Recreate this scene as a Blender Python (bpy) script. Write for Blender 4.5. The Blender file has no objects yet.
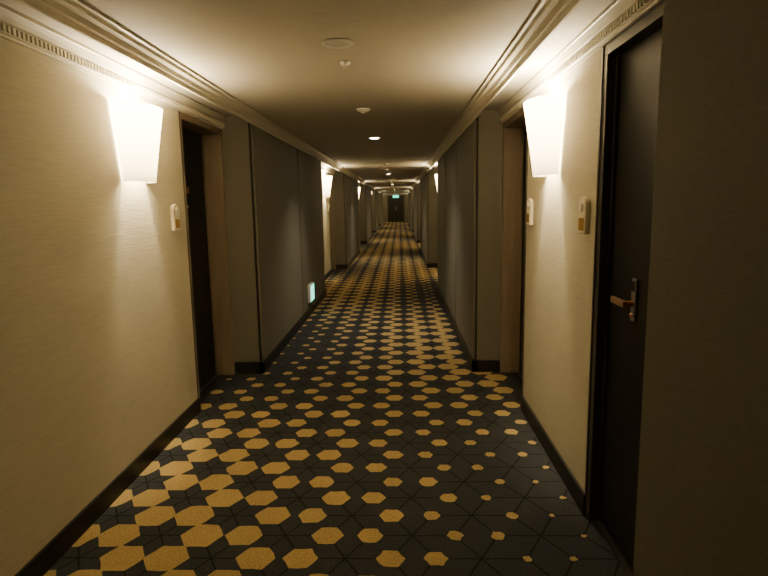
import bpy, bmesh, math, random
from mathutils import Vector, Matrix
random.seed(4)
H=2.25
XL,XLp=-1.50,-1.245
XR,XRp=0.875,0.64
PER=8.2
K0,K1=-1,5
Y0=-7.0
YE=4.9+PER*5-0.2   # end wall
scene=bpy.context.scene
col=scene.collection

# ---------------- materials
def newmat(name):
    m=bpy.data.materials.new(name); m.use_nodes=True
    nt=m.node_tree; b=nt.nodes['Principled BSDF']
    return m,nt,b
def mat(name,c,rough=.7,noise=0.0,nscale=(60,60,60),bump=0.0,metal=0,emis=None,es=0,spec=.3,c2=None):
    m,nt,b=newmat(name)
    b.inputs['Base Color'].default_value=(*c,1)
    b.inputs['Roughness'].default_value=rough
    b.inputs['Metallic'].default_value=metal
    b.inputs['Specular IOR Level'].default_value=spec
    if emis:
        b.inputs['Emission Color'].default_value=(*emis,1); b.inputs['Emission Strength'].default_value=es
    if noise>0 or bump>0:
        tc=nt.nodes.new('ShaderNodeTexCoord'); mp=nt.nodes.new('ShaderNodeMapping')
        mp.inputs['Scale'].default_value=nscale
        n=nt.nodes.new('ShaderNodeTexNoise'); n.inputs['Scale'].default_value=1; n.inputs['Detail'].default_value=3
        nt.links.new(tc.outputs['Object'],mp.inputs[0]); nt.links.new(mp.outputs[0],n.inputs['Vector'])
        r=nt.nodes.new('ShaderNodeValToRGB')
        r.color_ramp.elements[0].position=.3; r.color_ramp.elements[1].position=.7
        lo=c2 if c2 else tuple(x*(1-noise) for x in c)
        r.color_ramp.elements[0].color=(*lo,1); r.color_ramp.elements[1].color=(*c,1)
        nt.links.new(n.outputs['Fac'],r.inputs[0]); nt.links.new(r.outputs[0],b.inputs['Base Color'])
        if bump>0:
            bp=nt.nodes.new('ShaderNodeBump'); bp.inputs['Strength'].default_value=bump; bp.inputs['Distance'].default_value=.004
            nt.links.new(n.outputs['Fac'],bp.inputs['Height']); nt.links.new(bp.outputs[0],b.inputs['Normal'])
    return m
M_wall=mat('fabric_wallpaper_beige',(.49,.45,.33),.8,.15,(45,11,280),.35)
M_panel=mat('taupe_fabric_panel',(.145,.134,.102),.68,.18,(120,30,260),.25,spec=.2)
M_ceil=mat('ceiling_paper',(.43,.395,.315),.8,.16,(8,150,8),.2)
M_crown=mat('painted_moulding',(.50,.46,.36),.55)
M_base=mat('black_baseboard',(.012,.011,.010),.5)
M_gap=mat('shadow_reveal_black',(.01,.009,.008),.7)
M_door=mat('dark_door_veneer',(.011,.010,.009),.55,.35,(40,40,2),.05,spec=.2)
M_frame=mat('brown_door_frame',(.20,.155,.105),.5,.2,(50,50,3),.05)
M_frame_d=mat('dark_door_frame',(.04,.034,.028),.5)
M_carpet=mat('carpet_charcoal',(.042,.044,.047),.95,.5,(130,130,130),.7,spec=.05)
M_gold=mat('carpet_gold',(.43,.305,.125),.95,.4,(130,130,130),.7,spec=.05)
M_line=mat('carpet_line_dark',(.016,.015,.014),.95,.3,(160,160,160),.4,spec=.05)
M_brass=mat('brushed_copper',(.66,.33,.17),.3,metal=1)
M_steel=mat('satin_steel',(.4,.37,.32),.35,metal=1)
M_plate=mat('ivory_plastic',(.66,.60,.46),.4)
M_platedk=mat('amber_window',(.34,.21,.05),.25)
M_white=mat('white_enamel',(.62,.60,.54),.4)
M_dark=mat('frosted_lens',(.6,.57,.5),.2)
M_lamp=mat('downlight_lamp',(1,.9,.7),.4,emis=(1,.87,.65),es=80)
M_green=mat('exit_green_lit',(.02,.35,.22),.4,emis=(.03,.75,.5),es=3)
M_greenw=mat('exit_white_lit',(.8,.95,.9),.4,emis=(.40,1,.78),es=2.0)
def shade_mat():
    m=bpy.data.materials.new('sconce_opal_shade'); m.use_nodes=True; nt=m.node_tree; nt.nodes.clear()
    o=nt.nodes.new('ShaderNodeOutputMaterial')
    t=nt.nodes.new('ShaderNodeBsdfTranslucent'); t.inputs[0].default_value=(.95,.84,.62,1)
    d=nt.nodes.new('ShaderNodeBsdfDiffuse'); d.inputs[0].default_value=(.85,.78,.62,1)
    mx=nt.nodes.new('ShaderNodeMixShader'); mx.inputs[0].default_value=.85
    e=nt.nodes.new('ShaderNodeEmission'); e.inputs[0].default_value=(1,.80,.46,1)
    # opal glass glows strongest next to the bulb (upper part of the shade)
    tc=nt.nodes.new('ShaderNodeTexCoord'); sp=nt.nodes.new('ShaderNodeSeparateXYZ')
    mr=nt.nodes.new('ShaderNodeMapRange'); mr.inputs[1].default_value=0; mr.inputs[2].default_value=.36; mr.inputs[3].default_value=2.2; mr.inputs[4].default_value=18
    nt.links.new(tc.outputs['Object'],sp.inputs[0]); nt.links.new(sp.outputs[2],mr.inputs[0]); nt.links.new(mr.outputs[0],e.inputs[1])
    a=nt.nodes.new('ShaderNodeAddShader')
    nt.links.new(t.outputs[0],mx.inputs[1]); nt.links.new(d.outputs[0],mx.inputs[2])
    nt.links.new(mx.outputs[0],a.inputs[0]); nt.links.new(e.outputs[0],a.inputs[1]); nt.links.new(a.outputs[0],o.inputs[0])
    return m
M_shade=shade_mat()

# ---------------- mesh builder
class MB:
    def __init__(s): s.v=[];s.f=[];s.m=[];s.mats=[]
    def mi(s,m):
        if m not in s.mats: s.mats.append(m)
        return s.mats.index(m)
    def add(s,vs,fs,m):
        o=len(s.v); s.v+=[tuple(v) for v in vs]
        i=s.mi(m)
        for f in fs: s.f.append(tuple(o+k for k in f)); s.m.append(i)
    def box(s,x0,x1,y0,y1,z0,z1,m):
        x0,x1=sorted((x0,x1));y0,y1=sorted((y0,y1));z0,z1=sorted((z0,z1))
        vs=[(x0,y0,z0),(x1,y0,z0),(x1,y1,z0),(x0,y1,z0),(x0,y0,z1),(x1,y0,z1),(x1,y1,z1),(x0,y1,z1)]
        s.add(vs,[(0,3,2,1),(4,5,6,7),(0,1,5,4),(1,2,6,5),(2,3,7,6),(3,0,4,7)],m)
    def prof(s,pts,y0,y1,m):
        n=len(pts)
        vs=[(p[0],y0,p[1]) for p in pts]+[(p[0],y1,p[1]) for p in pts]
        fs=[(i,(i+1)%n,n+(i+1)%n,n+i) for i in range(n)]
        fs+=[tuple(range(n))[::-1],tuple(range(n,2*n))]
        s.add(vs,fs,m)
    def lathe(s,pr,c,axis,m,n=32):
        ax=Vector(axis).normalized(); 
        u=ax.orthogonal().normalized(); w=ax.cross(u)
        vs=[]
        for r,t in pr:
            for i in range(n):
                a=2*math.pi*i/n
                vs.append(Vector(c)+ax*t+u*(r*math.cos(a))+w*(r*math.sin(a)))
        fs=[]
        for j in range(len(pr)-1):
            for i in range(n):
                fs.append((j*n+i,j*n+(i+1)%n,(j+1)*n+(i+1)%n,(j+1)*n+i))
        fs.append(tuple(range(n))); fs.append(tuple(range((len(pr)-1)*n,len(pr)*n)))
        s.add(vs,fs,m)
    def obj(s,name,parent=None,bevel=0,smooth=False):
        me=bpy.data.meshes.new(name); me.from_pydata(s.v,[],s.f)
        for m in s.mats: me.materials.append(m)
        me.polygons.foreach_set('material_index',s.m)
        bm=bmesh.new(); bm.from_mesh(me); bmesh.ops.recalc_face_normals(bm,faces=bm.faces); bm.to_mesh(me); bm.free()
        ob=bpy.data.objects.new(name,me); col.objects.link(ob)
        if parent: ob.parent=parent
        if bevel:
            b=ob.modifiers.new('bevel','BEVEL'); b.width=bevel; b.segments=2; b.limit_method='ANGLE'
        if smooth:
            me.polygons.foreach_set('use_smooth',[True]*len(me.polygons))
        return ob
def empty(name,loc=(0,0,0)):
    e=bpy.data.objects.new(name,None); e.empty_display_size=.1; e.location=loc; col.objects.link(e); return e

# ---------------- floor / carpet
fl=MB()
fl.box(XL-.5,XR+.5,Y0,YE+.3,-.1,0,M_carpet)
S=.335; R=S/math.sqrt(3)*.5
XC=-.28
def field(x,y):
    xn=(x-XC)/1.1
    ph=2*math.pi*(y-2.3)/7.2
    f=.76-.62*xn*math.cos(ph)-.06*math.sin(ph*1.0+.6)
    if y>7: f+=min(.12,(y-7)*.04)
    f+=random.uniform(-.06,.06)
    return max(.13,min(1.05,f))
def hexa(cx,cy,r,z,m):
    lim0,lim1=XL-.16,XR+.16
    vs=[]
    for i in range(6):
        a=math.pi/3*i; rr=r+random.uniform(-.004,.003)
        p=(cx+rr*math.cos(a),cy+rr*math.sin(a),z)
        b=math.pi/3*(i+.5); r2=r*.866+random.uniform(-.0045,.0045)
        vs+=[p,(cx+r2*math.cos(b),cy+r2*math.sin(b),z)]
    if cx-r<lim0 or cx+r>lim1: return
    fl.add(vs,[tuple(range(12))],m)
def line(p,q,w,z,m):
    d=Vector((q[0]-p[0],q[1]-p[1])); n=Vector((-d.y,d.x)).normalized()*w/2
    fl.add([(p[0]+n.x,p[1]+n.y,z),(p[0]-n.x,p[1]-n.y,z),(q[0]-n.x,q[1]-n.y,z),(q[0]+n.x,q[1]+n.y,z)],[(0,1,2,3)],m)
cw=S*math.sqrt(3)/2
ncol=int((XR-XL+.6)/cw)+2
for i in range(-1,ncol):
    x=XL-.2+i*cw
    y=Y0+(.5*S if i%2 else 0)
    while y<YE:
        c1=(x+S/math.sqrt(3),y); c2=(x+S/(2*math.sqrt(3)),y+S/2)
        for c in (c1,c2):
            if XL-.1<c[0]<XR+.1: 
                f=field(*c)
                hexa(c[0],c[1],R*1.0*f,.0012,M_gold)
        if XL-.05<x<XR+.05:
            for a in range(6):
                an=math.pi/3*a
                q=(x+S/math.sqrt(3)*math.cos(an),y+S/math.sqrt(3)*math.sin(an))
                if XL-.12<q[0]<XR+.12: line((x,y),q,.008,.0006,M_line)
        y+=S
fl.obj('floor')

# ---------------- ceiling
c=MB(); c.box(XL-.5,XR+.5,Y0,YE+.3,H,H+.1,M_ceil); c.obj('ceiling')
# ---------------- walls
def bays(side):
    for k in range(K0,K1+1):
        o=PER*k
        if side<0: yield k,1.05+o,1.84+o,3.96+o,4.9+o,9.25+o
        else: yield k,1.5+o,2.55+o,3.96+o,4.9+o,9.7+o
doorn=[0]
DH=2.10
def make_door(s,Xw,y0,y1,rec,hinge_far,frame_m):
    doorn[0]+=1
    e=empty('door_%d'%doorn[0],(Xw+s*rec,(y0+y1)/2,0))
    def loc(ob): 
        ob.parent=e; ob.matrix_parent_inverse=Matrix.Translation((-e.location)); return ob
    xd=Xw+s*rec; j=.045
    m=MB()
    m.box(Xw+s*.002,xd+s*.06,y0+.001,y0+j,0,DH,frame_m)
    m.box(Xw+s*.002,xd+s*.06,y1-j,y1-.001,0,DH,frame_m)
    m.box(Xw+s*.002,xd+s*.06,y0+.001,y1-.001,DH,DH+.049,frame_m)
    m.box(xd-s*.012,xd+s*.0,y0+j,y0+j+.012,0,DH,frame_m)
    m.box(xd-s*.012,xd+s*.0,y1-j-.012,y1-j,0,DH,frame_m)
    loc(m.obj('frame',bevel=.002))
    d=MB()
    a,b=y0+j+.004,y1-j-.004
    d.box(xd+s*.004,xd+s*.045,a,b,.008,DH-.004,M_door)
    loc(d.obj('leaf',bevel=.002))
    t=MB(); t.box(xd-s*.02,xd+s*.05,y0+j,y1-j,.0013,.006,M_frame_d); loc(t.obj('threshold'))
    hy=(b-.27) if hinge_far<0 else (a+.07)
    h=MB()
    h.box(xd+s*.0035,xd-s*.006,hy-.020,hy+.020,1.02,1.19,M_steel)
    h.lathe([(.012,0),(.012,.045)],(xd,hy,1.09),(-s,0,0),M_brass,16)
    h.box(xd-s*.034,xd-s*.050,hy-.012,hy+.12,1.077,1.103,M_brass)
    h.lathe([(.008,0),(.008,.012)],(xd-s*.004,hy,1.045),(-s,0,0),M_brass,12)
    h.box(xd-s*.006,xd-s*.009,hy-.014,hy+.014,1.14,1.18,M_door)
    loc(h.obj('lever_handle',bevel=.002))
    v=MB(); v.lathe([(.011,0),(.011,.008),(.006,.009)],(xd+s*.004,(a+b)/2,1.5),(-s,0,0),M_steel,16)
    v.box(xd+s*.0035,xd-s*.001,(a+b)/2-.05,(a+b)/2+.05,1.60,1.65,M_brass)
    loc(v.obj('viewer_and_number_plate'))
for s,Xw,Xp,nm in ((-1,XL,XLp,'left'),(1,XR,XRp,'right')):
    Xo=Xw+s*.45
    w=MB(); bb=MB(); cr=MB()
    for k,a0,a1,b0,b1,nx in bays(s):
        if k==K0:
            w.box(Xp+s*.03,Xo,Y0,a0-.0,0,H,M_panel)
        w.box(Xw,Xo,a1,b0,0,H,M_wall)
        for q0,q1 in ((a0,a1),(b0,b1)):
            w.box(Xw,Xo,q0,q1,DH+.05,H,M_wall)
            w.box(Xo-s*.1,Xo,q0,q1,0,DH+.05,M_gap)
        w.box(Xw-s*.003,Xw+s*.004,a1-.003,a1+.012,0,DH+.05,M_frame_d)
        w.box(Xw-s*.003,Xw+s*.004,b0-.012,b0+.003,0,DH+.05,M_frame_d)
        end=min(nx,YE)
        if b1<YE:
            w.box(Xp+s*.03,Xo,b1,end,0,H,M_panel)
        bb.box(Xw-s*.012,Xw+s*.005,a1+.0,b0,0.0,.105,M_base)
        if b1<YE:
            bb.box(Xp-s*.012,Xp+s*.031,b1-.014,end+.014,0,.105,M_base)
            bb.box(Xp-s*.012,Xw,b1-.014,b1+.001,0,.105,M_base)
            bb.box(Xp-s*.012,Xw,end-.001,end+.014,0,.105,M_base)
        if k==K0:
            bb.box(Xp-s*.012,Xp+s*.031,Y0,a0+.014,0,.105,M_base)
            bb.box(Xp-s*.012,Xw,a0-.001,a0+.014,0,.105,M_base)
        recA=.05 if s>0 else .16
        fA=M_frame_d if s>0 else M_frame
        make_door(s,Xw,a0,a1,recA,-1,fA)
        make_door(s,Xw,b0,b1,.16,1,M_frame)
        X=Xw; i=-s
        cr.prof([(X,H),(X,H-.105),(X+i*.012,H-.105),(X+i*.014,H-.095),(X+i*.022,H-.092),(X+i*.022,H-.056),(X+i*.030,H-.052),(X+i*.036,H-.035),(X+i*.045,H-.018),(X+i*.05,H-.015),(X+i*.05,H)],a0+.001,b1-.001,M_crown)
        y=a0+.02
        while y<b1-.02:
            cr.box(X+i*.020,X+i*.030,y,y+.014,H-.088,H-.062,M_crown); y+=.028
        def panels(p0,p1,name='wall_panel'):
            L=p1-p0; n=max(1,round(L/1.9)) ; wd=L/n
            pm=MB()
            for q in range(n):
                pm.box(Xp,Xp+s*.028,p0+q*wd+(.03 if q else .035),p0+(q+1)*wd-(.03 if q<n-1 else .035),.106,H-.072,M_panel)
            pm.box(Xp+s*.018,Xp+s*.0295,p0+.004,p1-.004,.106,H-.05,M_gap)
            pm.obj(name,bevel=.003)
        if b1<YE: panels(b1,end)
        if k==K0: panels(Y0+.02,a0)
    w.obj('wall_'+nm); bb.obj('baseboard_'+nm); 
    cr.obj('trim_1' if s<0 else 'trim_2')
    t=MB(); i=-s
    P=[(-.02,0),(-.02,.045),(0,.06),(.0,.070),(.012,.070),(.02,.052),(.035,.048),(.05,.032),(.07,.024),(.075,.012),(.095,.010),(.095,0)]
    t.prof([(Xp+i*u,H-.0005-d) for u,d in P],Y0+.01,YE-.001,M_crown)
    t.obj('trim_3' if s<0 else 'trim_4')
# end & back
e=MB(); e.box(XL-.5,XR+.5,YE,YE+.2,0,H,M_panel)
e.obj('wall_end')
e=MB(); e.box(XL-.5,XR+.5,Y0-.2,Y0,0,H,M_panel); e.obj('wall_back')
ed=MB()
for q in (-1,1):
    ed.box(XC,XC+q*.62,YE-.05,YE-.005,.01,2.05,M_door)
    ed.box(XC+q*.04,XC+q*.06,YE-.10,YE-.08,.95,1.25,M_steel)
    for zz in (.97,1.21): ed.box(XC+q*.04,XC+q*.06,YE-.085,YE-.045,zz,zz+.02,M_steel)
    ed.box(XC+q*.62,XC+q*.68,YE-.06,YE-.001,0.002,2.11,M_frame_d)
ed.box(XC-.68,XC+.68,YE-.06,YE-.001,2.05,2.11,M_frame_d)
ed.obj('door_end')

# ---------------- sconces
def sconce(s,Xw,y,zb):
    e=empty('wall_sconce',(Xw,y,zb))
    i=-s
    n=28; hgt=.41
    m=MB(); vs=[];fs=[]
    rows=8
    for j in range(rows+1):
        t=j/rows; z=t*hgt
        wy=.14+.07*t**1.1; pr=.10+.06*t**1.1
        for q in range(n+1):
            a=math.pi*q/n
            cy=math.copysign(abs(math.cos(a))**.85,math.cos(a)); sx=math.sin(a)**.85
            vs.append((i*(.006+pr*sx),wy*cy,z))
    for j in range(rows):
        for q in range(n):
            b=j*(n+1)+q; fs.append((b,b+1,b+n+2,b+n+1))
    m.add(vs,fs,M_shade)
    o=m.obj('shade',parent=e,smooth=True)
    sl=o.modifiers.new('s','SOLIDIFY'); sl.thickness=.003
    b=MB(); b.box(i*.001,i*.010,-.06,.06,.10,.30,M_steel)
    b.box(i*.010,i*.05,-.012,.012,.17,.19,M_steel)
    b.lathe([(.016,0),(.016,.05)],(i*.05,0,.15),(0,0,1),M_white,16)
    b.obj('backplate',parent=e)
    for nm,z,pw in (('lamp',.355,160.0),('lamp_lower',.10,22.0)):
        L=bpy.data.lights.new('sconce_'+nm,'POINT'); L.energy=pw; L.color=(1,.815,.515); L.shadow_soft_size=.045
        lo=bpy.data.objects.new(nm,L); lo.location=(i*.075,0,z); lo.parent=e; col.objects.link(lo)
def chime(s,Xw,y,z):
    e=empty('door_chime_panel',(Xw,y,z)); i=-s; e.scale=(1.2,1.15,1.15)
    m=MB(); 
    pts=[(-.045,-.075),(.045,-.075),(.045,.04)]+[(.045*math.cos(a),.04+.035*math.sin(a)) for a in [math.pi*k/12 for k in range(1,12)]]+[(-.045,.04)]
    n=len(pts)
    vs=[(i*.001,p[0],p[1]) for p in pts]+[(i*.02,p[0],p[1]) for p in pts]
    m.add(vs,[tuple(range(n)),tuple(range(n,2*n))]+[(k,(k+1)%n,n+(k+1)%n,n+k) for k in range(n)],M_plate)
    m.obj('plate',parent=e,bevel=.003)
    d=MB(); d.box(i*.0195,i*.022,-.032,.032,-.062,-.012,M_platedk)
    d.lathe([(.022,0),(.020,.006),(.006,.007)],(i*.0195,0,.035),(i,0,0),M_white,24)
    d.obj('button_and_window',parent=e)
for k in range(K0,K1+1):
    o=PER*k
    if 3.05+o<YE:
        sconce(-1,XL,3.21+o,1.64); sconce(1,XR,3.30+o,1.64)
        chime(-1,XL,3.74+o,1.43); chime(-1,XL,1.93+o,1.43)
        chime(1,XR,3.80+o,1.43); chime(1,XR,2.69+o,1.43)
# ---------------- ceiling fixtures
def downlight(y,lit):
    e=empty('recessed_downlight',(XC,y,H))
    m=MB(); m.lathe([(.075,0),(.078,.006),(.070,.010),(.052,.006),(.050,.004),(.0499,.003)],(0,0,0),(0,0,-1),M_white,40)
    m.obj('trim_ring',parent=e,smooth=False)
    d=MB(); d.lathe([(.046,.004),(.044,.0075),(.02,.009)],(0,0,0),(0,0,-1),M_lamp if lit else M_dark,32)
    d.obj('lens',parent=e)
    if lit:
        L=bpy.data.lights.new('spot','SPOT'); L.energy=165; L.color=(1,.83,.58); L.spot_size=2.1; L.spot_blend=1; L.shadow_soft_size=.05
        lo=bpy.data.objects.new('lamp',L); lo.location=(0,0,-.03); lo.parent=e; col.objects.link(lo)
def detector(y,r,nm):
    m=MB(); m.lathe([(r,0),(r,.008),(r*.8,.02),(r*.35,.026),(r*.3,.034)],(XC,y,H),(0,0,-1),M_white,28); m.obj(nm)
for k in range(K0,K1+1):
    o=PER*k
    if 2.79+o>Y0+.3: downlight(2.79+o,False); detector(3.15+o,.028,'fire_sprinkler'); detector(4.68+o,.055,'smoke_detector')
    if 6.7+o<YE: downlight(6.7+o,True)
# ---------------- exit signs
e=empty('exit_sign_low',(XLp,7.6,.31))
m=MB(); m.box(.001,.040,-.16,.16,-.12,.12,M_white); m.obj('housing',parent=e,bevel=.004)
m=MB(); m.box(.040,.043,-.145,.145,-.105,.105,M_greenw); m.obj('lit_face',parent=e)
def runner(mb,x0,x1,u,v,s,mt,flip=1):
    def bx(a,b,c,d): mb.box(x0,x1,u+flip*a*s,u+flip*b*s,v+c*s,v+d*s,mt)
    bx(-.02,.02,.055,.09); bx(-.03,.015,-.01,.05); bx(.015,.055,.02,.035); bx(-.06,-.03,.015,.03)
    bx(.0,.05,-.03,-.012); bx(.035,.05,-.075,-.03); bx(-.045,-.02,-.05,-.01); bx(-.08,-.045,-.06,-.045)
m=MB(); runner(m,.0435,.046,-.06,0,1.0,M_green)
m.box(.0435,.046,.03,.13,-.09,-.075,M_green); m.box(.0435,.046,.03,.055,-.09,.09,M_green); m.box(.0435,.046,.105,.13,-.09,.09,M_green)
m.box(.0435,.046,-.14,.14,.092,.103,M_green); m.box(.0435,.046,-.14,.14,-.103,-.092,M_green)
m.obj('running_figure',parent=e)
def hang(y):
    e=empty('exit_sign',(XC,y,2.0))
    m=MB(); m.box(-.24,.24,-.02,.02,-.11,.11,M_white)
    for q in (-.15,.15): m.box(q-.008,q+.008,-.008,.008,.11,H-2.0,M_white)
    m.obj('housing',parent=e)
    m=MB(); m.box(-.22,.22,-.026,-.0201,-.095,.095,M_green); m.obj('lit_face',parent=e)
    m=MB()
    m.box(-.12,-.06,-.029,-.0262,-.05,.06,M_greenw); m.box(.02,.14,-.029,-.0262,-.02,.02,M_greenw); m.obj('pictogram',parent=e)
hang(44.0)

# ---------------- world
w=bpy.data.worlds.new('World'); scene.world=w; w.use_nodes=True
w.node_tree.nodes['Background'].inputs[0].default_value=(.02,.018,.015,1)
# ---------------- camera
f=565.0
cam=bpy.data.cameras.new('Camera'); cam.sensor_width=36; cam.lens=f*36/768; cam.clip_start=.02; cam.clip_end=200
co=bpy.data.objects.new('Camera',cam); col.objects.link(co); scene.camera=co
dY=Vector((399.5-384,288-203,-f)).normalized()
U=Vector((-.012,1,0)); U=(U-dY*U.dot(dY)).normalized()
Rr=dY.cross(U)
Mc=Matrix((Rr,dY,U))
co.matrix_world=Matrix.Translation((0,0,1.5))@Mc.to_4x4()
